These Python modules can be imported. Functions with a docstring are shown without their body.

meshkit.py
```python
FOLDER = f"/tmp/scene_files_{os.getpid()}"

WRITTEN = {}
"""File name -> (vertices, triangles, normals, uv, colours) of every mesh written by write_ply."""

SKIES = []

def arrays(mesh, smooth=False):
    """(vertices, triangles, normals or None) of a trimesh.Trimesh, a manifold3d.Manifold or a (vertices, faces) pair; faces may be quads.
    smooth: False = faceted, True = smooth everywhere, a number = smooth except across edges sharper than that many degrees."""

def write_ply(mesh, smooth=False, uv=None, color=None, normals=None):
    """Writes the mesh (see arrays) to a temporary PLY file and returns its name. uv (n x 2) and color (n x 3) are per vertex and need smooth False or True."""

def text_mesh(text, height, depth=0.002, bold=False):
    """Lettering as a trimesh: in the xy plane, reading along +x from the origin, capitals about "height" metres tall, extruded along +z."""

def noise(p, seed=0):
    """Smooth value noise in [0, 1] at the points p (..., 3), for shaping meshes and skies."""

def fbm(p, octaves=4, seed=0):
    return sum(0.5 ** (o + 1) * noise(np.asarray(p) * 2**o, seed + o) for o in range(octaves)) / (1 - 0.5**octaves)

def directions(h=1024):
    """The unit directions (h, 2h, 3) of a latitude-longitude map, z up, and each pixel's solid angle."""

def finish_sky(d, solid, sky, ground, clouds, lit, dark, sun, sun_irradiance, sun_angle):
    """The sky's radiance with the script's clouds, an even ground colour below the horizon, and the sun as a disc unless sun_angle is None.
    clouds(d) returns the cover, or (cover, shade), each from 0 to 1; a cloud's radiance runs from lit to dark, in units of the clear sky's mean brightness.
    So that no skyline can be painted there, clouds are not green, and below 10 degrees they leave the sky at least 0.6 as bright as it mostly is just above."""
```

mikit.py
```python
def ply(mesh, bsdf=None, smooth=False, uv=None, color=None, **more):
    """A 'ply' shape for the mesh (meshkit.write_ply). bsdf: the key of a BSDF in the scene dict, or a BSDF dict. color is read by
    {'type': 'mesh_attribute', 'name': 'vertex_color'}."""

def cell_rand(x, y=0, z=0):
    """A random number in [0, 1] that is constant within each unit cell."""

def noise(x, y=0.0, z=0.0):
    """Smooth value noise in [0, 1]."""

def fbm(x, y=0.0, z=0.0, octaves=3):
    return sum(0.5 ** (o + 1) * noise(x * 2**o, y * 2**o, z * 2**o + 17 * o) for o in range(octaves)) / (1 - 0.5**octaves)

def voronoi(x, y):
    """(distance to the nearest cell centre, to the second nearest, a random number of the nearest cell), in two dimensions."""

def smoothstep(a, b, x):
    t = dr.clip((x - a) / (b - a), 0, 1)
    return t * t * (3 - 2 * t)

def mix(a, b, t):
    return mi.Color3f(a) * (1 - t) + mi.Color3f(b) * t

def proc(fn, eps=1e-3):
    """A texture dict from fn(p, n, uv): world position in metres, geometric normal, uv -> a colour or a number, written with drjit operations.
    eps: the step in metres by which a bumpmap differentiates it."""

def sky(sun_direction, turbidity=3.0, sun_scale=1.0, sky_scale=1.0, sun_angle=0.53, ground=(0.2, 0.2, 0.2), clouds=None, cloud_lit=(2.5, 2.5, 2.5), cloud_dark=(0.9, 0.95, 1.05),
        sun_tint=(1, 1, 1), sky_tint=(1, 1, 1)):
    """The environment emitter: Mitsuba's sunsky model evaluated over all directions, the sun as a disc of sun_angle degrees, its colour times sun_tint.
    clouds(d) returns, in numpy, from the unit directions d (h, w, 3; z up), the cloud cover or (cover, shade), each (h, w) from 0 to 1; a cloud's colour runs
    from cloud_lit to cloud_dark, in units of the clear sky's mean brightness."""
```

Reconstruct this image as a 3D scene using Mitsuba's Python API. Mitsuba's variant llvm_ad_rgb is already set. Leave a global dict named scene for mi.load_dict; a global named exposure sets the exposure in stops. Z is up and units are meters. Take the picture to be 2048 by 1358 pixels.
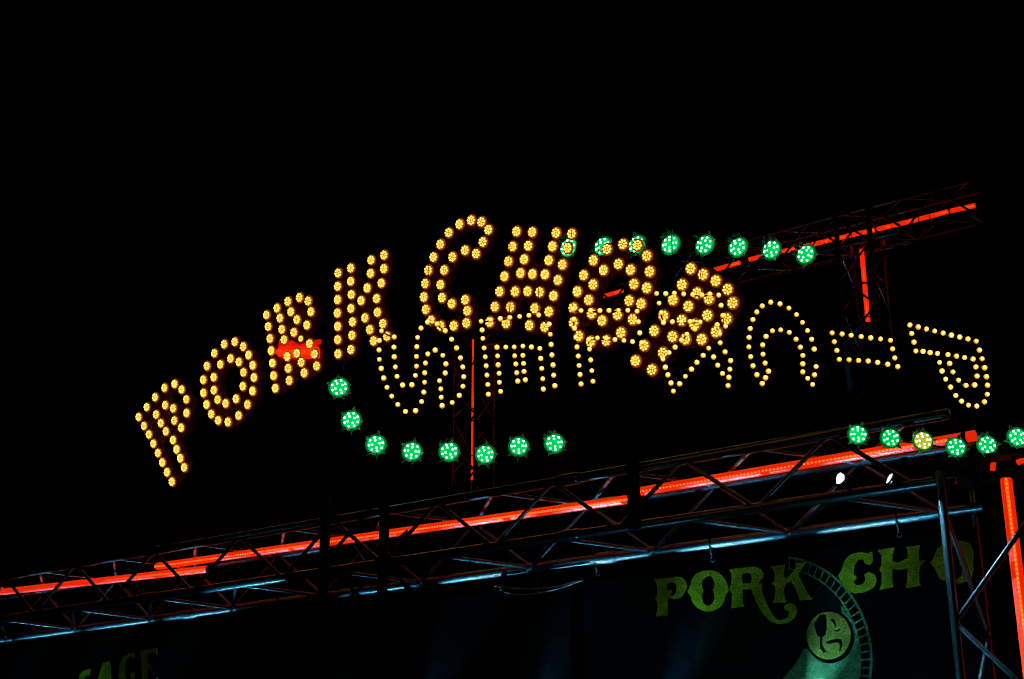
import math, random
import numpy as np, trimesh, mitsuba as mi, mikit, meshkit
from shapely.geometry import Polygon, LineString, Point, box
from shapely.ops import unary_union
from shapely import affinity

T = mi.ScalarTransform4f
random.seed(7)
rng = np.random.default_rng(7)
scene, labels = {}, {}

# ------------------------------------------------------------------ camera, sky, exposure
FOC, PITCH = 2880.0, math.radians(19.8)          # focal length in photo pixels (2048 wide), upward tilt
CAM = np.array([0, 0, 1.6])
FWD = np.array([0, math.cos(PITCH), math.sin(PITCH)])
UPV = np.array([0, -math.sin(PITCH), math.cos(PITCH)])
scene['camera'] = {'type': 'perspective', 'fov': 2 * math.degrees(math.atan(1024 / FOC)), 'fov_axis': 'x', 'near_clip': 0.05, 'far_clip': 900.0,
                   'to_world': T().look_at(origin=CAM.tolist(), target=(CAM + FWD).tolist(), up=[0, 0, 1])}
scene['night_sky'] = mikit.sky((0.2, 0.9, 0.08), turbidity=3, sun_scale=0.0, sky_scale=0.00025, ground=(0.05, 0.05, 0.05))
scene['night_sky']['sampling_weight'] = 0.5
exposure = 0.0

# ------------------------------------------------------------------ measuring: photo pixel -> point on a plane of the place
def ray(x, y): return FWD + (x - 1024) / FOC * np.array([1, 0, 0]) + (679 - y) / FOC * UPV
def hit(x, y, Q, nn):
    r = ray(x, y)
    return CAM + r * (((Q - CAM) @ nn) / (r @ nn))
EV = np.array([0.81312482, -0.58208936, 0.0])     # along the stand's front, towards its near right end
NV = np.array([-0.58208936, -0.81312482, 0.0])    # out of the front, towards the visitors
ZV = np.array([0, 0, 1.0])

# ------------------------------------------------------------------ helpers
taken = set()
def numbered(name):
    if name not in taken:
        taken.add(name); return name
    i = 1
    while '%s_%03d' % (name, i) in taken: i += 1
    k = '%s_%03d' % (name, i); taken.add(k); return k

def thing(name, label, cat, group=None):
    k = numbered(name); labels[k] = {'label': label, 'category': cat}
    if group: labels[k]['group'] = group
    return k

def put(name, shape, parent=None, **lab):
    k = numbered(name if parent is None else parent + '__' + name)
    scene[k] = shape
    if lab: labels[k] = lab
    return k

def dressed(shape, bsdf, M=None, light=None, weight=1.0):
    d = dict(shape)
    if M is not None: d['to_world'] = T(np.asarray(M, float))
    d['bsdf'] = {'type': 'ref', 'id': bsdf}
    if light is not None:
        d['emitter'] = {'type': 'area', 'radiance': {'type': 'rgb', 'value': list(map(float, light))}, 'sampling_weight': float(weight)}
    return d

def frame(o, x, y, z, s=1.0):
    M = np.eye(4)
    M[:3, 0], M[:3, 1], M[:3, 2], M[:3, 3] = np.asarray(x) * s, np.asarray(y) * s, np.asarray(z) * s, o
    return M

def lathe(profile, n=24):
    m = trimesh.creation.revolve(np.array(profile, float), sections=n)
    return m

def merged(ms): return trimesh.util.concatenate(ms)

# a pipe of unit length and radius along z with softly rounded ends
PIPE = mikit.ply(lathe([(0, 0), (0.9, 0), (1, 0.004), (1, 0.996), (0.9, 1), (0, 1)], 20), smooth=40)
def pipe_matrix(a, b, r):
    a, b = np.asarray(a, float), np.asarray(b, float)
    d = b - a; L = np.linalg.norm(d); z = d / L
    x = np.cross(z, [0, 0, 1] if abs(z[2]) < 0.9 else [1, 0, 0]); x /= np.linalg.norm(x)
    y = np.cross(z, x)
    M = np.eye(4); M[:3, 0], M[:3, 1], M[:3, 2], M[:3, 3] = x * r, y * r, d, a
    return M
def pipe(name, a, b, r, bsdf, parent=None, light=None, weight=1.0, **lab):
    return put(name, dressed(PIPE, bsdf, pipe_matrix(a, b, r), light, weight), parent, **lab)

def sweep(points, r, sides=6):
    """one mesh along a polyline: wires and bent rods"""
    p = np.asarray(points, float)
    t = np.gradient(p, axis=0); t /= np.linalg.norm(t, axis=1, keepdims=True) + 1e-12
    ref = np.where(np.abs(t[:, 2:]) < 0.9, [0, 0, 1.0], [1.0, 0, 0])
    a = np.cross(t, ref); a /= np.linalg.norm(a, axis=1, keepdims=True) + 1e-12
    b = np.cross(t, a)
    ang = np.arange(sides) * 2 * np.pi / sides
    v = p[:, None] + r * (np.cos(ang)[None, :, None] * a[:, None] + np.sin(ang)[None, :, None] * b[:, None])
    i, j = np.meshgrid(np.arange(len(p) - 1), np.arange(sides), indexing='ij')
    q = np.stack([i * sides + j, i * sides + (j + 1) % sides, (i + 1) * sides + (j + 1) % sides, (i + 1) * sides + j], -1).reshape(-1, 4)
    return trimesh.Trimesh(v.reshape(-1, 3), np.vstack([q[:, [0, 1, 2]], q[:, [0, 2, 3]]]), process=False)

# ------------------------------------------------------------------ materials
def rgb(*c): return {'type': 'rgb', 'value': list(c)}
def metal_tone(p, n, uv):
    k = mikit.fbm(p.x * 9, p.y * 9, p.z * 9, octaves=3)
    s = mikit.noise(p.x * 70, p.y * 70, p.z * 70)
    v = 0.20 + 0.07 * k - 0.04 * s
    return mi.Color3f(v * 0.97, v, v * 1.03)
def metal_rough(p, n, uv):
    return 0.29 + 0.06 * mikit.noise(p.x * 60, p.y * 60, p.z * 60)
def add(name, d): scene[name] = {**d, 'id': name}; scene[name].pop('id')
add('aluminium', {'type': 'principled', 'base_color': mikit.proc(metal_tone), 'roughness': mikit.proc(metal_rough), 'metallic': 1.0})
add('black_steel', {'type': 'principled', 'base_color': rgb(.006, .006, .007), 'roughness': 0.6, 'metallic': 0.0, 'specular': 0.1})
add('black_rubber', {'type': 'principled', 'base_color': rgb(.012, .012, .012), 'roughness': 0.8, 'specular': 0.2})
def enamel(p, n, uv):
    k = mikit.noise(p.x * 42, p.y * 42, p.z * 42)
    g = mikit.noise(p.x * 160, p.y * 160, p.z * 160)
    v = 0.35 + 0.9 * k * g + 0.9 * mikit.smoothstep(0.62, 0.9, g)
    return mi.Color3f(0.32 * v, 0.036 * v, 0.006 * v)
add('letter_enamel', {'type': 'principled', 'base_color': mikit.proc(enamel), 'roughness': 0.5, 'specular': 0.3})
add('amber_plastic', {'type': 'principled', 'base_color': rgb(.45, .2, .02), 'roughness': 0.35})
add('green_plastic', {'type': 'principled', 'base_color': rgb(.02, .35, .1), 'roughness': 0.35})
add('red_plastic', {'type': 'principled', 'base_color': rgb(.45, .03, .01), 'roughness': 0.4})
add('clear_plastic', {'type': 'principled', 'base_color': rgb(.6, .6, .6), 'roughness': 0.3})
def leaf_glow_tone(p, n, uv):
    k = mikit.noise(p.x * 55, p.y * 55, p.z * 55)
    v = 2.4 * mikit.smoothstep(.35, .8, k) + .06
    return mi.Color3f(0.008 * v, 0.11 * v, 0.02 * v)
add('leaf_glow_foil', {'type': 'principled', 'base_color': mikit.proc(leaf_glow_tone), 'roughness': 0.38, 'metallic': 0.3})  # for the added leaves that imitate green glow
scene['leaf_glow'] = {'type': 'twosided', 'nested': {'type': 'ref', 'id': 'leaf_glow_foil'}}
def cloth_fleck(p):
    return 0.45 + 1.5 * mikit.noise(p.x * 150, p.y * 150, p.z * 150) * (.3 + mikit.noise(p.x * 17, p.y * 17, p.z * 17))
def vinyl_black(p, n, uv):
    v = cloth_fleck(p); return mi.Color3f(.0009 * v, .0011 * v, .0012 * v)
def vinyl_green(p, n, uv):
    v = cloth_fleck(p); w = mikit.fbm(p.x * 6, p.y * 6, p.z * 6)
    return mi.Color3f((.10 + .10 * w) * v, .100 * v, .003 * v)
def vinyl_teal(p, n, uv):
    v = cloth_fleck(p); w = mikit.fbm(p.x * 7 + 3, p.y * 7, p.z * 7)
    return mi.Color3f((.02 + .03 * w) * v, .046 * v, .014 * v)
def vinyl_mask(p, n, uv):
    v = cloth_fleck(p); w = mikit.fbm(p.x * 8 + 9, p.y * 8, p.z * 8)
    return mi.Color3f((.05 + .08 * w) * v, .050 * v, .006 * v)
for nm, fn in (('banner_black', vinyl_black), ('print_green', vinyl_green), ('print_teal', vinyl_teal), ('print_mask', vinyl_mask)):
    add(nm, {'type': 'principled', 'base_color': mikit.proc(fn), 'roughness': 0.9, 'specular': 0.0})
add('print_dim', {'type': 'principled', 'base_color': rgb(.0022, .0024, .0016), 'roughness': 0.9, 'specular': 0.0})  # dim print; doubles as painted shade on the badge disc
add('rope_white', {'type': 'principled', 'base_color': rgb(.6, .6, .58), 'roughness': 0.8})
def soil(p, n, uv):
    k = mikit.fbm(p.x * 1.3, p.y * 1.3, 0, octaves=4)
    return mi.Color3f(.05 + .03 * k, .048 + .03 * k, .043 + .025 * k)
add('asphalt', {'type': 'principled', 'base_color': mikit.proc(soil), 'roughness': 0.85})
def planks(p, n, uv):
    k = mikit.fbm(p.x * 3, p.y * 3, p.z * 30)
    return mi.Color3f(.03 + .03 * k, .022 + .02 * k, .016 + .015 * k)
add('dark_board', {'type': 'principled', 'base_color': mikit.proc(planks), 'roughness': 0.7})

# light colours (what each lamp gives off, imitated halos and hot core included)
RED, REDCORE, REDBEAD = (.75, .018, .001), (1.8, .105, .006), (2.8, .34, .03)  # core colour imitates the brighter middle of the tube
AMBER_LENS, AMBER_LED, AMBER_HALO = (.56, .19, .001), (1.8, 1.35, .24), (.13, .018, .0003)  # last colour imitates the orange halo round the lamp
GLOBE_RIM, GLOBE_TIP = (.90, .32, .008), (2.0, 1.22, .27)  # rim colour also imitates the soft halo of the bulb
GREEN_LENS, GREEN_LED, GREEN_HALO = (.0, .66, .11), (1.7, 3.0, 2.2), (.0, .11, .016)  # last colour imitates the green halo round the lamp
CYAN = np.array([.07, .52, .95])

# ------------------------------------------------------------------ ground
put('ground', dressed(mikit.ply(trimesh.creation.box((600, 600, .3))), 'asphalt', frame([0, 200, -.15], [1, 0, 0], [0, 1, 0], [0, 0, 1])), kind='structure')

# ------------------------------------------------------------------ the near truss over the stand's front
P0 = CAM + 6.8 * ray(1580, 1066)                  # a node on the back lower chord
BAY, WN, HT, TILT = 0.744, 0.34, 0.285, 0.055
UMIN, UMAX = -9.3, 0.93
def tp(u, side, top):                             # side 0 back .. 1 front, top 0..1
    return P0 + EV * u + NV * WN * side + ZV * (TILT * side + HT * top)
near = thing('box_truss', 'near aluminium box truss crossing the lower picture, red light tubes inside', 'truss')
CHORD, WEB = 0.0245, 0.0105
u_joints = [UMIN, -7.05, -4.1, -1.02, UMAX]
for side in (0, 1):
    for top in (0, 1):
        for a, b in zip(u_joints[:-1], u_joints[1:]):
            pipe('chord', tp(a + .004, side, top), tp(b - .004, side, top), CHORD, 'aluminium', near)
ks = range(int(UMIN / BAY), 2)
def web(A, B): pipe('brace', A, B, WEB, 'aluminium', near)
for k in ks:
    u = k * BAY
    for du in (-BAY / 2, BAY / 2):
        if not UMIN < u + du < UMAX: continue
        web(tp(u, 1, 0), tp(u + du, 1, 1))        # front face
        web(tp(u, 0, 0), tp(u + du, 0, 1))        # back face
        web(tp(u, 0, 0), tp(u + du, 1, 0))        # underside
        web(tp(u + du, 0, 1), tp(u, 1, 1))        # top
# the welded nodes and collars of the lower chord
NODE = mikit.ply(trimesh.creation.icosphere(subdivisions=2, radius=1.0), smooth=True)
COLLAR = mikit.ply(lathe([(0, -.5), (.92, -.5), (1, -.42), (1, .42), (.92, .5), (0, .5)], 20), smooth=40)
for k in ks:
    put('node', dressed(NODE, 'aluminium', frame(tp(k * BAY, 0, 0) + NV * .012, EV, ZV, NV, .026)), near)
for a in u_joints[1:-1]:
    for side in (0, 1):
        for top in (0, 1):
            put('sleeve', dressed(COLLAR, 'aluminium', frame(tp(a, side, top), NV * .031, ZV * .031, EV * .12)), near)
# a bolted joint: a dark plate across the front of the truss
UJ = (hit(1274, 990, tp(0, 1, .5), NV) - P0) @ EV
put('joint_plate', dressed(mikit.ply(trimesh.creation.box((.066, .34, .012))), 'black_steel', frame(tp(UJ, 1, .52) + NV * .032, EV, ZV, NV)), near)

def light_tube(a, b, r, label, beads=True, group=None, gain=1.0, weight=2, cap=True):
    t = thing('light_tube', label, 'light tube', group)
    a, b = np.asarray(a, float), np.asarray(b, float)
    d = (b - a) / np.linalg.norm(b - a)
    pipe('tube', a, b, r, 'red_plastic', t, np.array(RED) * [gain, 1, 1], weight)
    mid = (a + b) / 2
    out = CAM - mid; out -= d * (out @ d); out /= np.linalg.norm(out)
    pipe('hot_core', a + d * .006 + out * r * .42, b - d * .006 + out * r * .55, r * .50, 'red_plastic', t, np.array(REDCORE) * [gain, 1, 1], weight * .5)  # added camera-facing strip, gives the tube a brighter middle and darker edges
    if cap:
        pipe('cap', a - d * .018, a - d * .001, r * 1.06, 'black_rubber', t)
        pipe('cap', b + d * .001, b + d * .018, r * 1.06, 'black_rubber', t)
    if beads:
        bead = trimesh.creation.icosphere(subdivisions=1, radius=.0048)
        L = np.linalg.norm(b - a); n = int(L / .019)
        ms = []
        for i in range(n):
            c = bead.copy(); c.apply_translation(a + d * (i + .5) * L / n + out * (r * 1.06 - .0012)); ms.append(c)
        put('led_strip', dressed(mikit.ply(merged(ms), smooth=True), 'red_plastic', None, REDBEAD, 0.0), t, kind='stuff')
    return t
CQ = P0 + NV * WN * .5
light_tube(hit(-25, 1187, CQ, NV), hit(417, 1138, CQ, NV), .0225, 'red light tube inside the near truss at the bottom left corner', False)
light_tube(hit(313, 1133, CQ, NV), hit(1276, 996, CQ, NV), .0225, 'red light tube inside the near truss at its middle, left of the black joint')
light_tube(hit(1281, 983, CQ, NV), hit(1925, 875, CQ, NV), .0225, 'red light tube inside the near truss at its right end, behind green lamps')
CQB = CQ - NV * .02
put('red_lamp_end', dressed(PIPE, 'red_plastic', pipe_matrix(hit(1934, 874, CQ, NV), hit(1951, 871, CQ, NV), .024), RED, 4),
    label='short glowing red stub at the right end of the near truss', category='lamp')

# small clamps and the floodlight heads that hang under the near truss
def floodlight(px, py, rx, ry, tilt, label, white, depth):
    t = thing('floodlight', label, 'floodlight')
    c = hit(px, py, P0 + NV * depth, NV)
    x = EV * math.cos(tilt) + ZV * math.sin(tilt); y = -EV * math.sin(tilt) + ZV * math.cos(tilt)
    sh = [(-1, -.55), (-.45, -1), (.55, -.85), (1, .1), (.75, .95), (.1, 1), (-.55, .3)]
    pl = affinity.scale(Polygon(sh).buffer(.18), rx, ry, origin=(0, 0))
    lens = trimesh.creation.extrude_polygon(pl, .006, engine='earcut')
    body = trimesh.creation.extrude_polygon(pl.buffer(.012), .07, engine='earcut')
    put('housing', dressed(mikit.ply(body), 'black_steel', frame(c - NV * .072, x, y, NV)), t)
    put('lens', dressed(mikit.ply(lens), 'clear_plastic', frame(c, x, y, NV), (1.6, 2.0, 2.2), white), t)
    top = np.array([c[0], c[1], tp((c - P0) @ EV, 1, 0)[2] + CHORD * .6])
    pipe('bracket', c - NV * .015, top - NV * .10, .008, 'black_steel', t)
    return t
floodlight(1680, 957, .020, .016, .5, 'small bright white floodlight head under the near truss, left of the two', 4, .46)
fl = floodlight(1779, 957, .019, .0045, .85, 'thin slanted white floodlight seen edge on under the near truss, right of the two', 2, .46)
FLC = hit(1779, 957, P0 + NV * .46, NV) + NV * .012

# ------------------------------------------------------------------ towers of the near stand
def tower(label, base, half, z0, z1, r, rw, pitch, mat='aluminium', top_plate=False, name='truss_tower', phase=0.0, faces=(0, 1, 2, 3)):
    t = thing(name, label, 'tower')
    cs = [(-1, -1), (1, -1), (1, 1), (-1, 1)]     # (e, n)
    P = lambda i, z: np.array([base[0], base[1], 0]) + EV * half * cs[i % 4][0] + NV * half * cs[i % 4][1] + ZV * z
    for i in range(4): pipe('chord', P(i, z0), P(i, z1), r, mat, t)
    for i in faces:
        z = z0 + phase; k = 0
        while z + pitch < z1:
            pipe('brace', P(i + k % 2, z), P(i + 1 - k % 2, z + pitch), rw, mat, t); z += pitch; k += 1
    if top_plate:
        pl = box(-half - .05, -half - .05, half + .05, half + .05).difference(box(-half + .04, -half + .04, half - .04, half - .04))
        put('top_plate', dressed(mikit.ply(trimesh.creation.extrude_polygon(pl, .018, engine='earcut')), 'black_steel',
                                 frame(np.array([base[0], base[1], z1 + .002]), EV, NV * -1, ZV)), t)
    b = trimesh.creation.box((half * 2 + .3, half * 2 + .3, .03))
    put('base_plate', dressed(mikit.ply(b), 'black_steel', frame(np.array([base[0], base[1], z0 - .016]), EV, NV, ZV)), t)
    return t
RT = hit(2011, 950, CQ, NV)
TOPZ = RT[2] + .015
tower('aluminium truss tower at the right edge with a thick red tube inside', RT, .21, .03, TOPZ, .0185, .011, .47, top_plate=True, phase=.12, faces=(2, 3))
light_tube(np.array([RT[0], RT[1], TOPZ - 1.95]), np.array([RT[0], RT[1], TOPZ - .03]), .025, 'thick red light tube standing upright at the right edge of the picture')
pipe('red_marker', hit(1985, 941, CQ + NV * .1, NV), hit(1987, 922, CQ + NV * .1, NV), .011, 'red_plastic', None, RED, 2, label='little upright red light on top of the right tower, left of the two', category='lamp')
pipe('red_marker', hit(2034, 926, CQ + NV * .1, NV), hit(2062, 912, CQ + NV * .1, NV), .012, 'red_plastic', None, RED, 2, label='slanted red light at the right edge above the tower top', category='lamp')
ML = hit(760, 1060, CQ, NV)
tower('dark truss tower standing round the near truss left of the middle, blocking the red tube', ML, .215, .03, hit(760, 1000, CQ, NV)[2], .028, .010, .34, 'black_steel', phase=.05)
tgt = np.array([RT[0], RT[1], RT[2] - .42]) - EV * .21 + NV * .21
put('beam', {'type': 'spot', 'to_world': T().look_at(origin=FLC.tolist(), target=tgt.tolist(), up=[.3, .4, .85]), 'intensity': rgb(*(np.array([.16, .66, 1.0]) * 9.0)),
             'cutoff_angle': 34, 'beam_width': 12, 'sampling_weight': 10.0}, fl)
LT = hit(-330, 1200, CQ, NV)
tower('truss tower at the far left end of the near truss, outside the picture', LT, .235, .03, LT[2] + .2, .024, .012, .47)

# ------------------------------------------------------------------ the far roof truss
Q0 = CAM + 13.6 * ray(1700, 472)
far = thing('roof_truss', 'far box truss rising to the upper right behind the big letters', 'truss')
FW = 0.29
def fp(px, py, side=.5): return hit(px, py, Q0 + NV * FW * (side - .5), NV)
fu = lambda x: (hit(x, 893 - .2476 * x, Q0, NV) - Q0) @ EV
FU0, FU1 = fu(545), fu(1955)
zt, zb = .175, -.145                              # upper and lower chords about the tube
def fq(u, side, top): return Q0 + EV * u + NV * FW * (side - .5) + ZV * (zt if top else zb)
FB = .62
nb = int((FU1 - FU0) / FB); FB = (FU1 - FU0) / nb
for side in (0, 1):
    for top in (0, 1):
        for i in range(0, nb, 4):
            pipe('chord', fq(FU0 + i * FB + .003, side, top), fq(FU0 + min(i + 4, nb) * FB - .003, side, top), .0225, 'aluminium', far)
for i in range(nb):
    a, m, b = FU0 + i * FB, FU0 + (i + .5) * FB, FU0 + (i + 1) * FB
    for s in (0, 1):
        pipe('brace', fq(a, s, 0), fq(m, s, 1), .010, 'aluminium', far)
        pipe('brace', fq(m, s, 1), fq(b, s, 0), .010, 'aluminium', far)
    pipe('brace', fq(a, 0, 0), fq(m, 1, 0), .010, 'aluminium', far)
    pipe('brace', fq(m, 1, 0), fq(b, 0, 0), .010, 'aluminium', far)
    pipe('brace', fq(m, 0, 1), fq(a, 1, 1), .010, 'aluminium', far)
    pipe('brace', fq(b, 1, 1), fq(m, 0, 1), .010, 'aluminium', far)
farpieces = [((1208, 592), (1246, 581), 'short red tube piece seen through the hole of the second letter O'),
             ((1424, 541), (1480, 525), 'red tube piece just right of the top of the last big letter P'),
             ((1498, 519), (1620, 490), 'long red tube passing behind the last two green lamps of the top row'),
             ((1624, 489), (1657, 481), 'red tube piece of the far truss left of its dark post, second from it'),
             ((1660, 480), (1692, 473), 'red tube piece of the far truss ending at the left side of its dark post'),
             ((1694, 472), (1753, 459), 'red tube piece of the far truss between the two dark uprights of its post'),
             ((1756, 458), (1782, 452), 'red tube piece of the far truss just right of its dark post'),
             ((1785, 451), (1835, 439), 'red tube piece of the far truss, third from its right end'),
             ((1839, 438), (1896, 423), 'red tube piece of the far truss, second from its right end'),
             ((1901, 422), (1950, 411), 'red tube piece at the upper right end of the far truss')]
for (a, b, lab) in farpieces:
    light_tube(fp(*a), fp(*b), .0225, lab, False, gain=1.1, weight=.6, cap=False)

def far_post(px, halfpx, label, chords_dark, ybot):
    c = fp(px, 893 - .2476 * px + 20)
    half = .16
    t = thing('truss_post', label, 'post')
    cs = [(-1, -1), (1, -1), (1, 1), (-1, 1)]
    z0, z1 = .03, c[2] + (.42 if chords_dark else -.02)
    P = lambda i, z: np.array([c[0], c[1], 0]) + EV * half * cs[i % 4][0] + NV * (half + .02) * cs[i % 4][1] + ZV * z
    for i in range(4): pipe('chord', P(i, z0), P(i, z1), .0235, 'black_steel' if chords_dark and i >= 2 else 'aluminium', t)
    for i in range(4):
        z, k = z1 - 3.6 if chords_dark else z1 - 3.4, 0
        while z + .31 < z1:
            pipe('brace', P(i + k % 2, z), P(i + 1 - k % 2, z + .31), .010, 'aluminium', t); z += .31; k += 1
    pipe('base_plate', np.array([c[0], c[1], .001]), np.array([c[0], c[1], .029]), .35, 'black_steel', t)
    return c
c1 = far_post(1722, 33, 'dark truss post under the far truss at the upper right', True, 640)
V = lambda c, y, x: np.array([c[0], c[1], hit(x, y, c, NV)[2]])
for (y0, y1, x, lab) in ((500, 508, 1720, 'tiny red light at the top of the right post'), (511, 564, 1722, 'upper upright red tube in the right post'),
                         (570, 633, 1726, 'lower upright red tube in the right post'), (637, 644, 1728, 'round red light spot at the bottom of the right post tube')):
    light_tube(V(c1, y0, x), V(c1, y1, x), .0225, lab, False, gain=1.5, weight=.4, cap=False)
c2 = far_post(949, 40, 'thin truss post below the big letter C behind the green lamps', False, 960)
for (y0, y1, x, lab) in ((677, 685, 954, 'red tube stub at the top of the middle post below the letter C'), (687, 697, 953, 'second short red tube from the top of the middle post'), (699, 713, 953, 'third short red tube from the top of the middle post'),
                         (717, 814, 951, 'long red tube in the upper half of the middle post'), (819, 838, 949, 'short red tube in the middle of the middle post'),
                         (844, 935, 947, 'long red tube in the lower half of the middle post left of a green lamp'), (941, 960, 944, 'red tube at the foot of the middle post')):
    light_tube(V(c2, y0, x), V(c2, y1, x), .026, lab, False, gain=1.5, weight=.4, cap=False)

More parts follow.
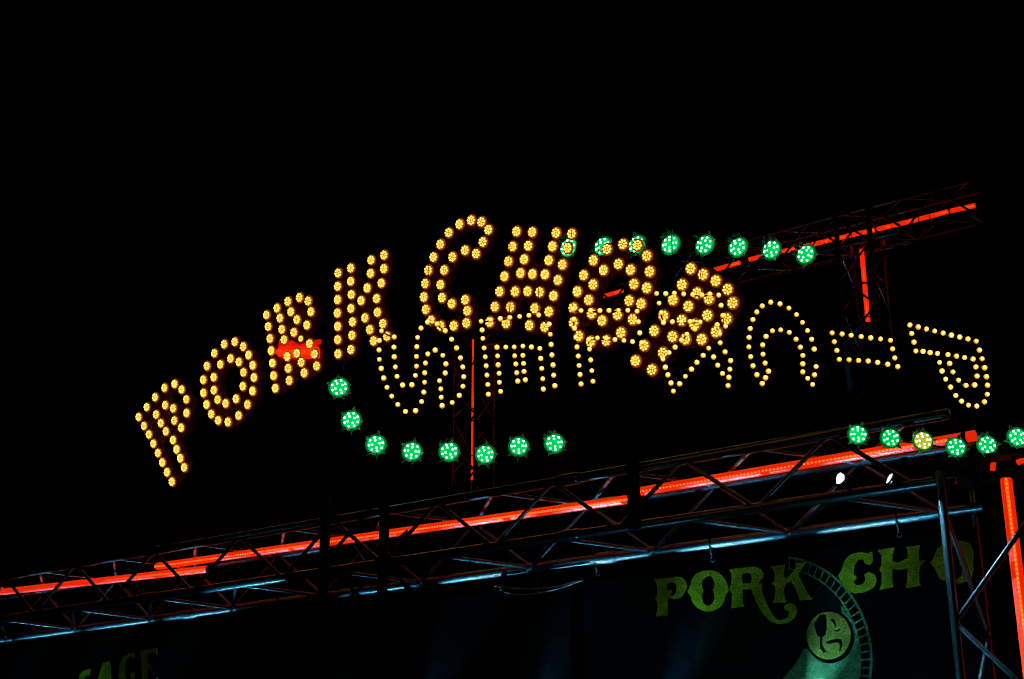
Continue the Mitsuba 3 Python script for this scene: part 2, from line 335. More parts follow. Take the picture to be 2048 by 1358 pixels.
# ------------------------------------------------------------------ the big arched sign: eight letters set with LED cluster lamps
SG = CAM + 8.6 * ray(1400, 600)                   # its plane, parallel to the stand's front
def crop(ox, oy, s, pts): return [(ox + x / s, oy + y / s) for x, y in pts]
A1 = lambda p: crop(240, 560, 3.157, p)
A2 = lambda p: crop(640, 420, 3.2333, p)
A3 = lambda p: crop(960, 420, 3.3947, p)
A4 = lambda p: crop(1240, 460, 3.9932, p)
A5 = lambda p: crop(1620, 580, 3.5748, p)
BIG = [
 ('large yellow LED-lit letter P at the lower left foot of the arched sign',
  A1([(118,865),(169,802),(222,740),(281,681),(345,656),(389,691),(419,753),(420,839),(386,932),(343,887),(336,810),(285,790),(228,849),(258,903),(290,955),(335,1010),(358,1069),(381,1125),(406,1183),(328,1273),(297,1213),(267,1152),(240,1092),(211,1033),(183,975),(152,921)])),
 ('large yellow LED-lit letter O second from the left, leaning oval',
  A1([(725,390),(778,420),(812,473),(838,538),(846,615),(837,700),(805,786),(749,855),(681,896),(620,886),(577,846),(547,786),(527,713),(526,630),(549,543),(596,462),(658,405),(698,495),(751,517),(780,582),(776,670),(733,750),(667,779),(617,755),(593,695),(592,613),(634,532)])),
 ('large yellow LED-lit letter R with a red bar of light across its legs',
  A1([(925,220),(936,293),(947,369),(955,446),(963,524),(970,604),(981,683),(991,177),(1060,135),(1133,110),(1188,132),(1205,200),(1180,284),(1079,200),(1010,240),(1022,311),(1036,377),(1117,250),(1098,330),(1141,370),(1197,402),(1228,467),(1242,542),(1163,586),(1145,519),(1117,462),(1056,483),(1062,557),(1069,634)])),
 ('large yellow LED-lit letter K ending the first word of the arched sign',
  A2([(117,407),(114,493),(114,579),(113,666),(115,752),(115,838),(117,930),(199,375),(199,460),(203,546),(200,636),(211,723),(207,810),(200,902),(331,323),(327,409),(305,504),(266,585),(291,697),(322,773),(347,846),(414,291),(413,379),(397,472),(366,572),(372,661),(407,734),(433,816)])),
 ('large yellow LED-lit letter C starting the second word, topmost letter of the sign',
  A2([(977,66),(902,91),(833,146),(778,221),(734,304),(700,389),(681,475),(672,562),(685,643),(718,712),(780,748),(865,748),(947,730),(953,651),(939,580),(1044,76),(1089,127),(1053,206),(1009,282),(938,260),(856,303),(803,388),(779,482),(789,567),(852,605)])),
 ('large yellow LED-lit letter H with a green lamp beside its top right corner',
  A3([(248,145),(221,247),(193,348),(166,450),(133,553),(101,656),(66,760),(355,149),(328,242),(300,334),(275,428),(238,553),(206,658),(177,768),(356,434),(441,437),(323,551),(405,557),(517,155),(492,246),(467,341),(622,160),(595,257),(560,370),(529,475),(499,582),(468,689),(440,793),(372,667),(335,783)])),
 ('large yellow LED-lit letter O topped by two green lamps',
  A3([(770,341),(704,442),(660,553),(633,664),(635,764),(670,855),(752,893),(857,886),(957,832),(1037,742),(1094,636),(1132,528),(1152,417),(1133,311),(1069,238),(970,231),(863,265),(838,408),(768,505),(738,610),(757,702),(829,750),(934,710),(1013,615),(1045,502),(1022,405),(940,366)])),
 ('large yellow LED-lit letter P leaning at the right end of the arched sign',
  A4([(565,308),(663,354),(765,405),(859,473),(900,581),(852,708),(768,812),(653,872),(523,870),(420,850),(495,435),(423,557),(348,684),(273,804),(193,922),(124,1044),(255,1115),(343,980),(616,502),(711,548),(699,680),(596,755),(493,720),(546,608)])),
]
# one LED lamp of unit radius: a shallow lens with eight LEDs in a ring and four inside
YLENS = mikit.ply(lathe([(0, -.10), (.82, -.10), (.82, .05), (.75, .15), (.4, .20), (0, .22)], 24), smooth=35)
LENS = mikit.ply(lathe([(0, -.10), (1, -.10), (1, .02), (.94, .09), (.75, .15), (.4, .20), (0, .22)], 24), smooth=35)
def dome_z(r): return np.interp(r, [0, .4, .75, .93, 1], [.22, .20, .15, .09, .02])
def leds(r1, s1, r2, s2, turn=0.0):
    ms = []
    for k in range(8):
        a = turn + k * math.pi / 4 + math.pi / 8 * 0
        m = trimesh.creation.icosphere(subdivisions=1, radius=s1); m.vertices[:, 2] *= .6; m.apply_translation((r1 * math.cos(a), r1 * math.sin(a), dome_z(r1) + s1 * .15)); ms.append(m)
    for k in range(4):
        a = turn + k * math.pi / 2
        m = trimesh.creation.icosphere(subdivisions=1, radius=s2); m.vertices[:, 2] *= .6; m.apply_translation((r2 * math.cos(a), r2 * math.sin(a), dome_z(r2) + s2 * .15)); ms.append(m)
    return mikit.ply(merged(ms), smooth=True)
YLEDS = [leds(.74, .205, .33, .15, t) for t in (0, .2, .45, .6)]
GLEDS = [leds(.80, .135, .44, .13, t) for t in (0, .25, .55)]
HALO_RING = mikit.ply(lathe([(.84, -.16), (1.20, -.16), (1.24, -.10), (1.05, -.03), (.84, -.03)], 24), smooth=35)  # glowing ring added to imitate the halo round a lamp
SOCKET = mikit.ply(lathe([(0, -1), (.55, -1), (.55, -.35), (.8, -.3), (.8, -.12), (0, -.12)], 14))
LR = .0340
LNV = NV * math.cos(.24) - ZV * math.sin(.24); LUP = ZV * math.cos(.24) + NV * math.sin(.24)   # the lamps nod towards the visitors
sign_px = []
for (lab, pts) in BIG:
    t = thing('sign_letter', lab, 'letter')
    W = np.array([hit(x, y, SG + NV * .042, NV) - NV * .042 for x, y in pts])
    S = np.stack([(W - SG) @ EV, W[:, 2] - SG[2]], 1)
    D = np.linalg.norm(S[:, None] - S[None], axis=-1)
    med = np.median(np.sort(D, 1)[:, 1])
    es = [LineString([S[i], S[j]]).buffer(.036) for i in range(len(S)) for j in range(i) if D[i, j] < 1.5 * med]
    sh = unary_union(es + [Point(s).buffer(.042) for s in S]).buffer(.018).buffer(-.018)
    sh = unary_union([Polygon(g.exterior, [h for h in g.interiors if Polygon(h).area > .006]) for g in getattr(sh, 'geoms', [sh])]).simplify(.002)
    parts = [trimesh.creation.extrude_polygon(g, .035, engine='earcut') for g in getattr(sh, 'geoms', [sh])]
    Mf = frame(np.array([SG[0], SG[1], SG[2]]) - NV * .035, EV, ZV, NV)
    put('face', dressed(mikit.ply(merged(parts)), 'letter_enamel', Mf), t)
    rim = unary_union([sh.buffer(.010).difference(sh.buffer(.001))])
    put('rim', dressed(mikit.ply(merged([trimesh.creation.extrude_polygon(g, .048, engine='earcut') for g in getattr(rim, 'geoms', [rim])])), 'letter_enamel', Mf), t)
    for i, w in enumerate(W):
        small = .68 if ('letter R' in lab and i == 19) else 1.0
        M = frame(w + NV * .040, EV, LUP, LNV, LR * small)
        k = put('lamp', dressed(YLENS, 'amber_plastic', M, np.array(AMBER_LENS) * rng.uniform(.9, 1.08), .06), t)
        put('led_cluster', dressed(YLEDS[rng.integers(4)], 'amber_plastic', M, np.array(AMBER_LED) * rng.uniform(.92, 1.06), 0.0), k, kind='stuff')
        put('socket', dressed(SOCKET, 'black_rubber', M), k)
        put('halo', dressed(HALO_RING, 'amber_plastic', M, np.array(AMBER_HALO) * rng.uniform(.6, 1.5), 0.0), k)
# the dark rail and legs that carry the letters
railpts = [(325, 915), (455, 842), (560, 768), (690, 700), (880, 652), (1030, 650), (1180, 678), (1310, 730)]
rk = thing('letter_rig', 'black steel rig behind the arched yellow letters', 'rig')
rw = [hit(x, y, SG - NV * .085, NV) for x, y in railpts]
for a, b in zip(rw[:-1], rw[1:]): pipe('rail', a, b, .018, 'black_steel', rk)
for i, (x, y) in enumerate(railpts):
    p = hit(x, y, SG - NV * .085, NV)
    pipe('bracket', p, hit(x, y, SG - NV * .035, NV), .009, 'black_steel', rk)
    if i in (0, 2, 7): pipe('leg', np.array([p[0], p[1], 0]), p, .02, 'black_steel', rk)

# red bar of light strapped across the letter R
bx = thing('light_bar', 'flat glowing red bar across the legs of the letter R', 'light bar')
def on_sign(pts, off, th, bsdf, light, name, w):
    Wp = [hit(x, y, SG, NV) for x, y in pts]
    pl = Polygon([((p - SG) @ EV, p[2] - SG[2]) for p in Wp]).buffer(.004)
    put(name, dressed(mikit.ply(trimesh.creation.extrude_polygon(pl, th, engine='earcut')), bsdf, frame(SG + NV * off, EV, ZV, NV), light, w), bx)
on_sign([(555,706),(565,696),(640,696),(640,716),(600,717),(563,714)], .004, .024, 'red_plastic', (1.4, .012, .001), 'bar', 6)
on_sign([(560,703.5),(639,702),(639,710),(566,711)], .029, .006, 'red_plastic', (2.2, .04, .003), 'tube', 4)
on_sign([(563,682),(588,684),(601,692),(643,681),(642,688),(622,694.3),(562,694.3)], .004, .018, 'red_plastic', (.62, .005, .0005), 'end_piece', 3)

# ------------------------------------------------------------------ strings of green lamps
leafm = []  # added leaves stand in for the patchy green glow round each lamp
for k in range(14):
    a = 2 * math.pi * k / 14 + rng.uniform(-.15, .15)
    L, wd = rng.uniform(.35, 1.2), rng.uniform(.18, .32)
    base = .98
    pts = [(base, -wd * .5, .05), (base + L * .45, -wd, .34), (base + L, 0, .62), (base + L * .45, wd, .34), (base, wd * .5, .05), (base + L * .45, 0, .26)]
    v = np.array([(x * math.cos(a) - y * math.sin(a), x * math.sin(a) + y * math.cos(a), z) for x, y, z in pts])
    leafm.append(trimesh.Trimesh(v, [(0, 1, 5), (1, 2, 5), (2, 3, 5), (3, 4, 5), (4, 0, 5)], process=False))
LEAVES = [mikit.ply(merged(leafm[i::3] + leafm[j:j + 3])) for i, j in ((0, 3), (1, 8), (0, 10))]
def green_string(px, Q, nn, ex, off, rpx, where, names, wires):
    cable = thing('lamp_cable', 'thin black cable carrying the ' + where, 'cable')
    C = [hit(x, y, Q, nn) + nn * off for x, y in px]
    for i, c in enumerate(C):
        r = rpx * ((c - CAM) @ FWD) / FOC
        t = thing('green_lamp', names[i], 'lamp', None)
        ang = rng.uniform(-.5, .5)
        x2, y2 = ex * math.cos(ang) + ZV * math.sin(ang), -ex * math.sin(ang) + ZV * math.cos(ang)
        z2 = np.cross(ex, ZV)
        M = frame(c, x2, y2, z2, r)
        red_overlap = px is G3 and i == 2                     # green lamp, red of the tube behind it mixed into its colour
        put('lens', dressed(LENS, 'green_plastic', M, np.array((.50, .52, .04) if red_overlap else GREEN_LENS) * rng.uniform(.9, 1.1), .5), t)
        put('led_cluster', dressed(GLEDS[rng.integers(3)], 'green_plastic', M, np.array((2.8, 2.8, 1.5) if red_overlap else GREEN_LED) * rng.uniform(.93, 1.05), 0.0), t, kind='stuff')
        put('halo', dressed(HALO_RING, 'green_plastic', M, np.array(GREEN_HALO) * rng.uniform(.6, 1.5), 0.0), t)
        M2 = M
        put('glow_leaves', dressed(LEAVES[rng.integers(3)], 'leaf_glow', M2), t, kind='stuff')
    path = [w for w in wires[0]] + [c - nn * .012 for c in C] + [w for w in wires[1]]
    fine = []
    for a, b in zip(path[:-1], path[1:]):
        L = np.linalg.norm(b - a)
        for s in np.linspace(0, 1, 7)[:-1]: fine.append(a + (b - a) * s - ZV * .06 * L * 4 * s * (1 - s))
    fine.append(path[-1])
    put('wire', dressed(mikit.ply(sweep(fine, .0035), smooth=True), 'black_rubber'), cable)
ordn = ['first', 'second', 'third', 'fourth', 'fifth', 'sixth', 'seventh', 'eighth']
G1 = [(678,774.6),(702.7,840.3),(752,888.8),(824,902.8),(898.2,902.8),(970.6,908.7),(1037.4,892.7),(1109,886.3)]
G2 = [(1137.5,495.4),(1206,493),(1274,490),(1341,489),(1409.5,490),(1476,494.5),(1543,499.6),(1612,509)]
G3 = [(1715.7,869),(1781,876),(1846,881.6),(1912.3,894),(1974.4,890),(2034.8,874.6)]
YN = np.array([0, -1.0, 0]); EX = np.array([1.0, 0, 0])
Qa = CAM + 8.7 * ray(900, 880)
green_string(G1, Qa, YN, EX, 0, 17.5, 'lower left arc of green lamps', ['green LED lamp, %s from the left in the lower left arc' % o for o in ordn],
             ([hit(690, 705, SG - NV * .06, NV)], [hit(1170, 672, SG - NV * .06, NV)]))
green_string(G2, SG, NV, EV, .003, 18.2, 'top row of green lamps', ['green LED lamp, %s from the left in the top row' % o for o in ordn],
             ([hit(1110, 500, SG + NV * .004, NV)], [hit(1650, 440, SG, NV)]))
Qc = CAM + 5.95 * ray(1850, 880)
green_string(G3, Qc, YN, EX, 0, 17.5, 'lower right row of green lamps', ['green LED lamp, %s from the left in the lower right row' % o for o in ordn],
             ([hit(1640, 884, P0 + NV * .37, NV)], [hit(2120, 850, Qc, YN)]))

# ------------------------------------------------------------------ the hanging word of bulb-outlined letters, upside down
SM = [
 ('upside-down outline letter S of small yellow bulbs below the letters K and C',
  A2([(398,782),(384,844),(382,905),(384,966),(396,1025),(412,1087),(433,1147),(464,1204),(503,1258),(553,1303),(618,1298),(657,1239),(671,1178),(676,1114),(677,1053),(682,990),(697,931),(745,906),(794,940),(814,995),(810,1054),(773,1104),(781,1157),(784,1211),(790,1265),(855,1245),(901,1199),(924,1140),(929,1078),(923,1015),(908,956),(883,892),(851,836),(810,781),(757,737),(695,725),(653,764),(631,824),(626,884),(624,947),(624,1010),(617,1070),(594,1130),(534,1132),(498,1076),(487,1015),(480,949),(478,887),(480,821)])),
 ('upside-down outline letter E of small yellow bulbs below the large letter H',
  A3([(8,755),(14,815),(19,872),(28,937),(36,997),(42,1058),(47,1121),(53,1185),(57,1251),(140,1232),(132,1170),(130,1109),(123,1051),(119,991),(115,932),(175,931),(232,930),(235,990),(243,1046),(249,1105),(256,1162),(308,1153),(299,1096),(296,1042),(291,987),(291,924),(349,930),(406,940),(412,1008),(419,1076),(426,1146),(430,1216),(508,1193),(500,1122),(496,1052),(488,984),(483,913),(477,844),(470,775),(398,713),(332,716),(269,723),(202,730),(138,738),(73,746)])),
 ('upside-down outline letter L of small yellow bulbs across the large second letter O',
  A3([(630,675),(686,683),(750,683),(814,683),(876,682),(940,682),(1003,681),(1066,688),(1075,759),(1084,834),(1097,902),(1035,894),(977,886),(916,880),(857,873),(797,869),(737,880),(743,945),(751,1018),(759,1091),(767,1163),(686,1181),(679,1117),(673,1056),(667,992),(658,930),(650,865),(642,805),(636,742)])),
 ('upside-down outline letter K of small yellow bulbs across the last large letter P',
  A4([(292,507),(365,508),(434,505),(508,511),(580,515),(655,520),(717,512),(788,520),(807,602),(822,683),(843,768),(776,757),(795,830),(800,901),(839,973),(883,1043),(877,1112),(869,1177),(863,1243),(818,1146),(780,1080),(747,1014),(708,944),(664,1002),(614,1057),(571,1112),(522,1169),(476,1228),(426,1287),(407,1222),(382,1157),(362,1096),(343,1032),(392,980),(440,936),(490,880),(535,832),(597,790),(640,735),(560,732),(490,733),(418,733),(347,740),(329,660),(312,584)])),
 ('outline letter C of small yellow bulbs, an open arch right of the big letters',
  A4([(1203,577),(1277,590),(1349,624),(1409,676),(1457,738),(1497,804),(1530,873),(1551,952),(1566,1091),(1553,1157),(1538,1234),(1498,1185),(1459,1133),(1459,1069),(1460,1002),(1440,936),(1406,872),(1352,818),(1283,798),(1217,805),(1166,850),(1139,918),(1142,992),(1159,1063),(1186,1128),(1162,1180),(1136,1226),(1093,1156),(1062,1085),(1043,1012),(1029,934),(1031,858),(1040,787),(1061,716),(1092,655),(1136,607)])),
 ('outline letter I of small yellow bulbs lying on its side, second from the right end',
  A5([(158,307),(229,315),(294,324),(366,333),(434,342),(504,350),(575,360),(590,421),(606,486),(627,548),(555,531),(483,518),(416,508),(347,504),(279,499),(209,496),(192,432),(174,370)])),
 ('outline letter P of small yellow bulbs lying on its side at the right end',
  A5([(714,250),(774,264),(833,279),(892,293),(952,308),(1011,323),(1070,336),(1129,350),(1188,366),(1211,430),(1230,492),(1248,556),(1261,620),(1269,681),(1267,746),(1247,800),(1192,830),(1133,823),(1083,795),(1042,754),(1005,694),(970,637),(944,579),(926,518),(911,454),(859,447),(808,439),(757,436),(743,373),(727,311)])),
]
PCOUNT = A5([(986,462),(1047,473),(1105,483),(1166,493),(1186,550),(1194,616),(1177,679),(1115,682),(1062,645),(1022,586),(998,525)])
QP = CAM + 6.5 * ray(1200, 700)
GLOBE = mikit.ply(lathe([(0, -.9), (.35, -.9), (.45, -.75), (.8, -.55), (1, -.1), (.97, .22), (.82, .5), (.7, .62), (0, .62)], 20), smooth=50)
TIP = mikit.ply(lathe([(.0, .60), (.74, .60), (.70, .72), (.5, .90), (.25, .99), (0, 1.0)], 20), smooth=50)
BR = 5.3 * 6.5 / FOC
frames = []
YEX, YZ = np.array([1.0, 0, 0]), np.array([0, -1.0, 0])
for li, (lab, pts) in enumerate(SM):
    t = thing('outline_letter', lab, 'letter')
    loops = [pts] + ([PCOUNT] if li == 6 else [])
    for lp in loops:
        W = [hit(x, y, QP, YN) for x, y in lp]
        put('wire_frame', dressed(mikit.ply(sweep([w + np.array([0, BR * 1.2, 0]) for w in W + W[:1]], .0035), smooth=True), 'black_steel'), t)
        for w in W:
            b = rng.uniform(.9, 1.06)
            s = BR * rng.uniform(.90, 1.04)
            aim = w - CAM; aim[2] *= .6; aim /= -np.linalg.norm(aim)
            M = frame(w, [1, 0, 0], [0, 0, 1], [0, -1, 0], s)
            k = put('bulb', dressed(GLOBE, 'amber_plastic', M, np.array(GLOBE_RIM) * b, 0.0), t)
            put('glowing_tip', dressed(TIP, 'amber_plastic', M, np.array(GLOBE_TIP) * b, .01), k)
    frames.append((t, pts))
# the tie that closes the P, then the hangers to a cable spanned overhead
zc = hit(1024, -90, QP, YN)[2]
xa, xb = hit(-420, 300, QP, YN)[0], hit(2480, 300, QP, YN)[0]
span = thing('span_cable', 'black cable spanned overhead from which the bulb letters hang', 'cable')
cp = [np.array([x, QP[1] + BR * 1.2, zc + .35 * (((x - (xa + xb) / 2) / ((xb - xa) / 2)) ** 2)]) for x in np.linspace(xa, xb, 41)]
put('wire', dressed(mikit.ply(sweep(cp, .006), smooth=True), 'black_rubber'), span)
for sx, x in ((0, xa), (1, xb)):
    pm = thing('cable_mast', 'black mast outside the %s of the picture holding the overhead cable' % ('right' if sx else 'left'), 'mast')
    pipe('pole', [x, QP[1] + BR * 1.2, 0], [x, QP[1] + BR * 1.2, zc + .5], .05, 'black_steel', pm)
    pipe('base_plate', [x, QP[1] + BR * 1.2, .002], [x, QP[1] + BR * 1.2, .03], .3, 'black_steel', pm)
def hang(t, px):
    w = hit(px[0], px[1], QP, YN) + np.array([0, BR * 1.2, 0])
    z = zc + .35 * (((w[0] - (xa + xb) / 2) / ((xb - xa) / 2)) ** 2)
    pipe('hanger', w, [w[0], w[1], z], .0015, 'black_steel', t)
for t, pts in frames:
    o = sorted(pts, key=lambda q: q[1])[0]
    hang(t, o)
    o2 = sorted(pts, key=lambda q: q[1] + 3 * abs(abs(q[0] - o[0]) - 60))[0]
    if o2 != o: hang(t, o2)

# ------------------------------------------------------------------ banners tied under the near truss
BQ = P0 - NV * .01
def flat(pts): 
    W = [hit(x, y, BQ, NV) for x, y in pts]
    return [((w - BQ) @ EV, w[2] - BQ[2]) for w in W]
B7 = lambda p: crop(1280, 1060, 4.096, p)
B8 = lambda p: crop(1180, 1020, 2.3594, p)
BL = lambda p: crop(0, 1180, 4.096, p)
def sheet(name, poly, off, th, mat, parent, **lab):
    gs = [g for g in getattr(poly, 'geoms', [poly]) if g.geom_type == 'Polygon' and g.area > 1e-6]
    m = merged([trimesh.creation.extrude_polygon(g, th, engine='earcut') for g in gs])
    return put(name, dressed(mikit.ply(m), mat, frame(BQ + NV * off, EV, ZV, NV)), parent, **lab)
def smoothed(pts, holes=(), k=.004):
    p = Polygon(flat(pts), [flat(h) for h in holes]).buffer(0)
    return p.buffer(k).buffer(-2 * k).buffer(k)
ban = thing('banner', 'black banner at the lower right with green lettering and a round badge', 'banner')
tl, tr = flat([(1166, 1166), (1952, 1052)])
LOW = -1.10
cloth = Polygon([tl, tr, (tr[0], LOW), (tl[0], LOW)])
sheet('cloth', cloth, -.004, .003, 'banner_black', ban)
letters = [
 ('letter', B7([(112,405),(235,392),(300,380),(345,388),(378,420),(388,462),(368,515),(335,552),(285,570),(245,560),(230,575),(228,640),(232,690),(240,698),(128,710),(135,690),(145,640),(142,590),(118,560),(142,545),(145,480),(130,425)]), [B7([(222,440),(250,428),(285,435),(302,465),(298,510),(275,540),(255,535),(268,505),(255,485),(228,495)])]),
 ('letter', B7([(390,505),(415,450),(425,410),(460,360),(520,335),(590,330),(650,350),(690,390),(712,430),(728,480),(725,505),(700,545),(690,590),(650,640),(590,668),(530,668),(470,640),(430,590),(418,545)]), [B7([(510,420),(540,385),(575,375),(600,395),(612,440),(610,470),(595,490),(610,520),(612,570),(590,610),(555,625),(525,605),(510,560),(512,525),(525,500),(512,470)])]),
 ('letter', B7([(732,322),(890,305),(945,300),(992,322),(1018,362),(1010,395),(970,430),(1000,440),(1000,500),(1030,580),(1065,655),(1105,720),(1145,740),(1190,732),(1222,700),(1222,668),(1195,662),(1180,640),(1195,608),(1235,596),(1278,618),(1290,672),(1268,722),(1212,762),(1140,773),(1068,750),(1008,690),(960,605),(930,540),(915,485),(847,485),(842,590),(860,628),(745,642),(755,590),(755,520),(730,492),(750,440),(752,370)]), [B7([(838,360),(880,350),(912,365),(918,410),(905,435),(840,440)])]),
 ('letter', B7([(1065,300),(1195,282),(1185,320),(1182,370),(1195,410),(1290,300),(1270,275),(1380,258),(1345,290),(1310,340),(1300,375),(1320,400),(1345,460),(1390,540),(1425,568),(1310,578),(1300,540),(1270,470),(1235,420),(1195,440),(1180,500),(1190,570),(1220,592),(1085,600),(1105,560),(1110,500),(1108,460),(1075,440),(1105,420),(1105,360),(1090,320)]), []),
 ('letter', B8([(1170,312),(1190,280),(1200,240),(1230,210),(1275,198),(1315,205),(1332,195),(1338,235),(1322,262),(1300,255),(1290,235),(1268,235),(1250,260),(1245,300),(1262,320),(1245,340),(1258,355),(1285,352),(1300,330),(1295,305),(1315,292),(1345,305),(1355,335),(1340,368),(1300,388),(1250,395),(1212,378),(1190,345)]), []),
 ('letter', B8([(1355,190),(1440,175),(1432,200),(1428,240),(1455,250),(1500,225),(1500,190),(1490,175),(1560,165),(1552,200),(1556,240),(1588,235),(1560,265),(1555,300),(1555,345),(1565,358),(1490,370),(1498,340),(1498,300),(1500,275),(1455,285),(1428,275),(1428,340),(1435,365),(1365,378),(1378,345),(1378,300),(1365,280),(1378,260),(1376,215)]), []),
 ('letter', B8([(1605,250),(1625,220),(1640,180),(1680,150),(1740,143),(1790,155),(1812,190),(1810,240),(1810,290),(1800,330),(1750,348),(1690,342),(1650,325),(1630,280)]), [B8([(1690,205),(1705,180),(1735,175),(1750,200),(1755,235),(1740,250),(1758,275),(1755,310),(1730,330),(1700,320),(1690,290),(1700,260)])]),
]
for (nm, o, h) in letters: sheet(nm, smoothed(o, h, .0025), .0015, .0015, 'print_green', ban)
# the round badge: fit its outer edge, then ring, rope slots, disc in lit and shaded parts, small roundel
ed = np.array(flat([(1617, 1122), (1670.6, 1153), (1705, 1192), (1732, 1241), (1744, 1294), (1743, 1353)]))
Am = np.c_[2 * ed, np.ones(len(ed))]; sol = np.linalg.lstsq(Am, (ed ** 2).sum(1), rcond=None)[0]
bc = sol[:2]; br = math.sqrt(sol[2] + bc @ bc)
disc = Point(bc).buffer(br, 96)
inner = Point(bc).buffer(br - .062, 96)
ring = disc.difference(inner)
slots = []
for k in range(80):
    a = 2 * math.pi * k / 80 
    ca = [((br - dr) * math.cos(a + da) + bc[0], (br - dr) * math.sin(a + da) + bc[1]) for dr, da in ((.012, .070), (.012, .006), (.054, -.006), (.054, .058))]
    slots.append(Polygon(ca).buffer(-.004).buffer(.004))
sheet('badge_ring', ring.difference(unary_union(slots)).intersection(cloth).intersection(Polygon(flat([(1600, 1000), (1800, 1000), (1800, 1600), (1480, 1600)]))), .0002, .001, 'print_teal', ban)  # ring drawn only on its lit side
lit_part = inner.buffer(-.001).intersection(Polygon(flat([(1682, 1213), (1760, 1213), (1790, 1500), (1440, 1500), (1590, 1330), (1608, 1298), (1640, 1296), (1690, 1262)])).buffer(.01).buffer(-.01))
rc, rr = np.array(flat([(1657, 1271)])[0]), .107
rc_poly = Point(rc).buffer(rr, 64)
shade = inner.buffer(-.001).difference(lit_part.buffer(.002)).difference(rc_poly.buffer(.013)).difference(unary_union([smoothed(o, h, .0025).buffer(.004) for _, o, h in letters])).intersection(cloth)
sheet('badge_shaded_part', shade, .0001, .0008, 'print_dim', ban)  # unlit rest of the disc, its shade put into the colour
sheet('badge_lit_part', lit_part.difference(Point(rc + np.array([.006, -.006])).buffer(rr + .012)).intersection(cloth), .0002, .001, 'print_teal', ban)  # lit area of the disc, light put into its shape and colour
FZ = lambda p: crop(1590, 1200, 8.594, p)
marks = [FZ([(420,260),(520,250),(545,340),(540,520),(520,600),(455,650),(380,600),(360,520),(330,450),(340,360),(370,400),(375,330)]),
         FZ([(440,640),(470,640),(460,720),(480,800),(540,890),(490,915),(440,830),(432,730)]),
         FZ([(605,340),(660,330),(700,380),(705,460),(680,450),(670,390),(630,355)]),
         FZ([(665,530),(720,520),(770,490),(775,515),(730,545)]),
         FZ([(535,740),(600,700),(720,670),(790,680),(815,740),(800,820),(765,910),(770,820),(775,750),(720,720),(650,735),(590,755)])]
sheet('badge_roundel', rc_poly.difference(unary_union([Polygon(flat(m)).buffer(.001) for m in marks])), .0002, .0012, 'print_mask', ban)
# faint small lettering under the big words
def small_text(txt, px0, px1, h, mat, parent):
    a, b = np.array(flat([px0])[0]), np.array(flat([px1])[0])
    m = meshkit.text_mesh(txt, h, .001, bold=True)
    w = m.bounds[1][0]
    dd = (b - a); L = np.linalg.norm(dd); dx = dd / L
    x3 = EV * dx[0] + ZV * dx[1]; y3 = -EV * dx[1] + ZV * dx[0]
    M = frame(BQ + EV * a[0] + ZV * a[1] + NV * .0003, x3 * (L / w), y3, NV)
    put('lettering', dressed(mikit.ply(m), mat, M), parent)
small_text('NEW', (1400, 1320), (1512, 1285), .075, 'print_dim', ban)
zero = Polygon(flat(crop(1160, 1180, 5.12, [(320,460),(350,500),(340,590),(290,690),(255,700),(235,640),(255,550),(295,480)])))
sheet('emblem', zero.difference(zero.buffer(-.016)), .0003, .001, 'print_dim', ban)
# ties and eyelets
RING = mikit.ply(trimesh.creation.torus(1.0, .22, 16, 8), smooth=True)
for (x, y) in ((1425, 1119), (1799, 1069), (1195, 1148)):
    c = hit(x, y, BQ + NV * .006, NV)
    put('eyelet', dressed(RING, 'aluminium', frame(c, EV, ZV, NV, .0115)), ban)
    topc = c - NV * .006; u = (c - P0) @ EV
    pts = [c + ZV * .008, c + ZV * .03 + NV * .012] + [tp(u, 0, 0) + (CHORD + .004) * (math.cos(a) * NV + math.sin(a) * ZV) for a in np.linspace(0, 2 * math.pi, 13)]
    put('tie', dressed(mikit.ply(sweep(pts, .004), smooth=True), 'black_rubber'), ban)
ban2 = thing('banner', 'nearly black banner at the lower left, a few dim dark green letters on it', 'banner')
tl2, tr2 = flat([(-160, 1306), (1140, 1170)])
sheet('cloth', Polygon([tl2, tr2, (tr2[0], LOW), (tl2[0], LOW)]), -.004, .003, 'banner_black', ban2)
for o, h in ((BL([(1145,498),(1295,470),(1295,540),(1270,512),(1215,522),(1212,600),(1240,598),(1245,645),(1212,640),(1210,760),(1270,755),(1295,700),(1300,800),(1150,820),(1165,700),(1160,560)]), []),
             (BL([(1105,510),(1110,565),(1080,548),(1045,560),(1030,620),(1030,700),(1050,740),(1070,730),(1070,680),(1110,670),(1110,800),(1040,820),(985,780),(975,700),(985,600),(1020,540),(1060,520)]), []),
             (BL([(845,600),(905,578),(915,700),(935,840),(885,840),(877,760),(840,765),(825,850),(770,855),(800,740)]), []),
             (BL([(650,700),(690,660),(745,645),(742,700),(705,700),(690,740),(730,790),(725,850),(650,850),(690,820),(650,750)]), [])):
    sheet('letter', smoothed(o, h, .002), .0015, .0015, 'print_green', ban2)
for x in (40, 330, 560, 820, 1080):
    u = (hit(x, 1240, BQ, NV) - P0) @ EV
    c = BQ + EV * u + ZV * (np.interp(u, [tl2[0], tr2[0]], [tl2[1], tr2[1]]) - .015)
    pts = [c + NV * .004, c + ZV * .03 + NV * .01] + [tp(u, 0, 0) + (CHORD + .004) * (math.cos(a) * NV + math.sin(a) * ZV) for a in np.linspace(0, 2 * math.pi, 13)]
    put('tie', dressed(mikit.ply(sweep(pts, .004), smooth=True), 'black_rubber'), ban2)
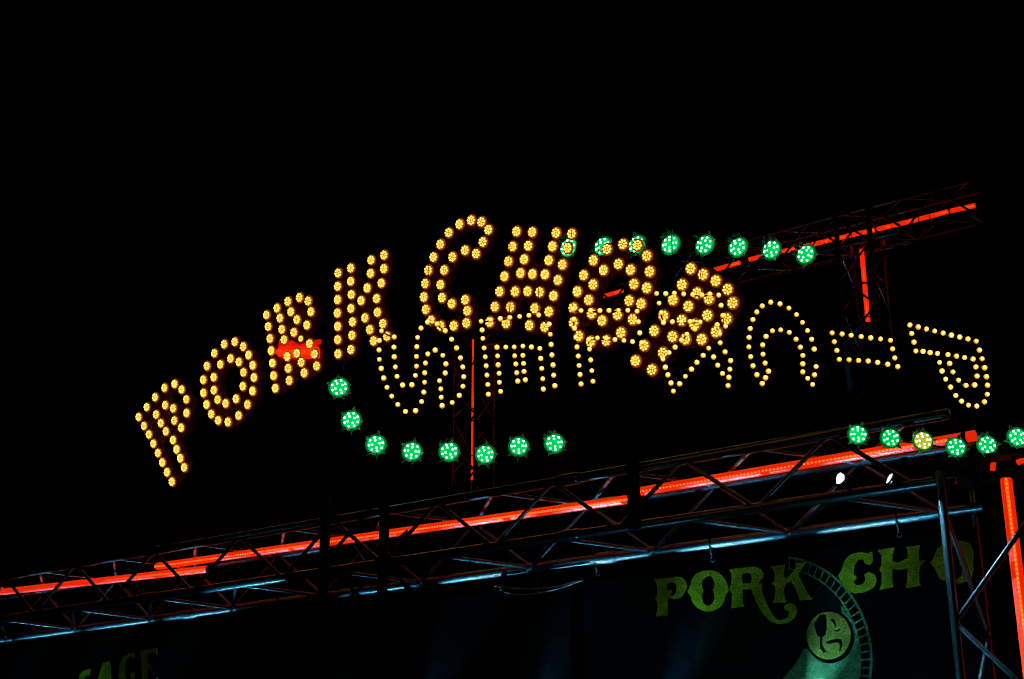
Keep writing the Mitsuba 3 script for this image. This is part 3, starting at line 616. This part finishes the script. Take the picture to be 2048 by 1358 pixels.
# the little loose strap hanging from the chord left of the middle
st = hit(1012, 1143, BQ + NV * .05, NV); sb = hit(1001, 1166, BQ + NV * .05, NV)
put('strap', dressed(mikit.ply(merged([trimesh.creation.box((.028, np.linalg.norm(st - sb), .004))])), 'aluminium',
    frame((st + sb) / 2, np.cross((st - sb) / np.linalg.norm(st - sb), NV), (st - sb) / np.linalg.norm(st - sb), NV)), label='small loose bright strap hanging below the near truss left of the banner', category='strap')
# slack cables drooping between the banners
sl = thing('slack_cable', 'two thin grey-blue cables drooping under the near truss left of the banner', 'cable')
for a, m, b in (((1000, 1178), (1060, 1189), (1166, 1160)), ((990, 1172), (1080, 1177), (1160, 1159))):
    p = [hit(*q, BQ + NV * .03, NV) for q in (a, m, b)]
    s = np.linspace(0, 1, 16)[:, None]
    c = 2 * p[1] - .5 * (p[0] + p[2])
    put('wire', dressed(mikit.ply(sweep((1 - s) ** 2 * p[0] + 2 * s * (1 - s) * c + s ** 2 * p[2], .004), smooth=True), 'aluminium'), sl)

# ------------------------------------------------------------------ the counter below and unseen footlights, set to give the truss its underside glints
zr = P0[2] - .98
ct = thing('counter', 'dark boarded serving counter below the banners', 'counter')
for u0 in np.arange(-9.2, .6, .7):
    for (o, sz) in ((-.55, None),):
        m = trimesh.creation.box((.694, .04, zr - .25))
        put('board', dressed(mikit.ply(m), 'dark_board', frame(P0 * [1, 1, 0] + EV * (u0 + .35) + NV * .95 + ZV * (zr - .25) / 2, EV, NV, ZV)), ct)
mm = trimesh.creation.box((9.9, 1.1, .05))
put('shelf', dressed(mikit.ply(mm), 'dark_board', frame(P0 * [1, 1, 0] + EV * (-4.3) + NV * .45 + ZV * (zr - .22), EV, NV, ZV)), ct)
BODY = mikit.ply(lathe([(0, -1.4), (.9, -1.4), (1.15, -1.2), (1.15, .05), (1.02, .05), (1.02, -.1), (0, -.1)], 20), smooth=35)
DISC = mikit.ply(lathe([(0, 0), (.98, 0), (.98, .03), (0, .03)], 20))
def spot_lamp(c, target, power, cut, beam, label, cat, size=.045, foot=None, group=None, kind='footlight'):
    """a round lamp head: black housing, glowing lens, and the beam it throws"""
    t = thing(kind, label, cat, group)
    c, target = np.asarray(c, float), np.asarray(target, float)
    z = (target - c) / np.linalg.norm(target - c)
    x = np.cross(z, [0, 1, .1]); x /= np.linalg.norm(x); y = np.cross(z, x)
    M = frame(c, x, y, z, size)
    put('housing', dressed(BODY, 'black_steel', M), t)
    put('lens', dressed(DISC, 'clear_plastic', M, CYAN * 2.0, .05), t)
    o = c + z * size * .2
    put('beam', {'type': 'spot', 'to_world': T().look_at(origin=o.tolist(), target=target.tolist(), up=[.3, .4, .85]), 'intensity': rgb(*(CYAN * power)),
                 'cutoff_angle': cut, 'beam_width': beam, 'sampling_weight': 10.0}, t)
    if foot is not None: pipe('stem', foot, c - z * size * 1.41, .012, 'black_steel', t)
    return t
nth = ['first', 'second', 'third', 'fourth', 'fifth', 'sixth', 'seventh', 'eighth', 'ninth', 'tenth', 'eleventh', 'twelfth', 'thirteenth']
for i, k in enumerate(range(1, -12, -1)):
    side = 1 if k == -4 else 0
    H = tp((k - .45) * BAY, side, 0)
    c = P0 + EV * ((k - .45) * BAY - .46 - .05 * (1 - k) * .5) + NV * (.036 + .34 * side); c[2] = zr
    spot_lamp(c, H + NV * .004, (34.0 if k > -3 else 5.0 if k == -3 else 18.0), 14, 6, 'unseen round cyan-white footlight, %s from the right end of the counter' % nth[i], 'footlight', size=.02,
              foot=np.array([c[0], c[1], zr - .196]), group='unseen footlights along the counter')
for u, pw, lab in ((.42, 3.4, 'right hand'), (-.95, 2.4, 'middle'), (-4.85, .8, 'far left')):  # added lamps, out of view, to brighten the banner print
    c = P0 + EV * u + NV * .80; c[2] = zr
    spot_lamp(c, P0 + EV * (u - .05) - ZV * .75, pw, 60, 15, 'added dim wide cyan lamp out of view, lighting the lettered banner, %s one' % lab, 'footlight', foot=np.array([c[0], c[1], zr - .196]))
# one small spotlight is added to light the far truss
c = np.array([c1[0], c1[1], c1[2] - 1.7]) + NV * .55
spot_lamp(c, fq(fu(1560), .5, 0), 1.6, 40, 20, 'small black spotlight on the right far post added to light the far truss', 'fill_spotlight', size=.03, foot=c + np.array([0, 0, -.02]) - NV * .37, kind='fill_spotlight')
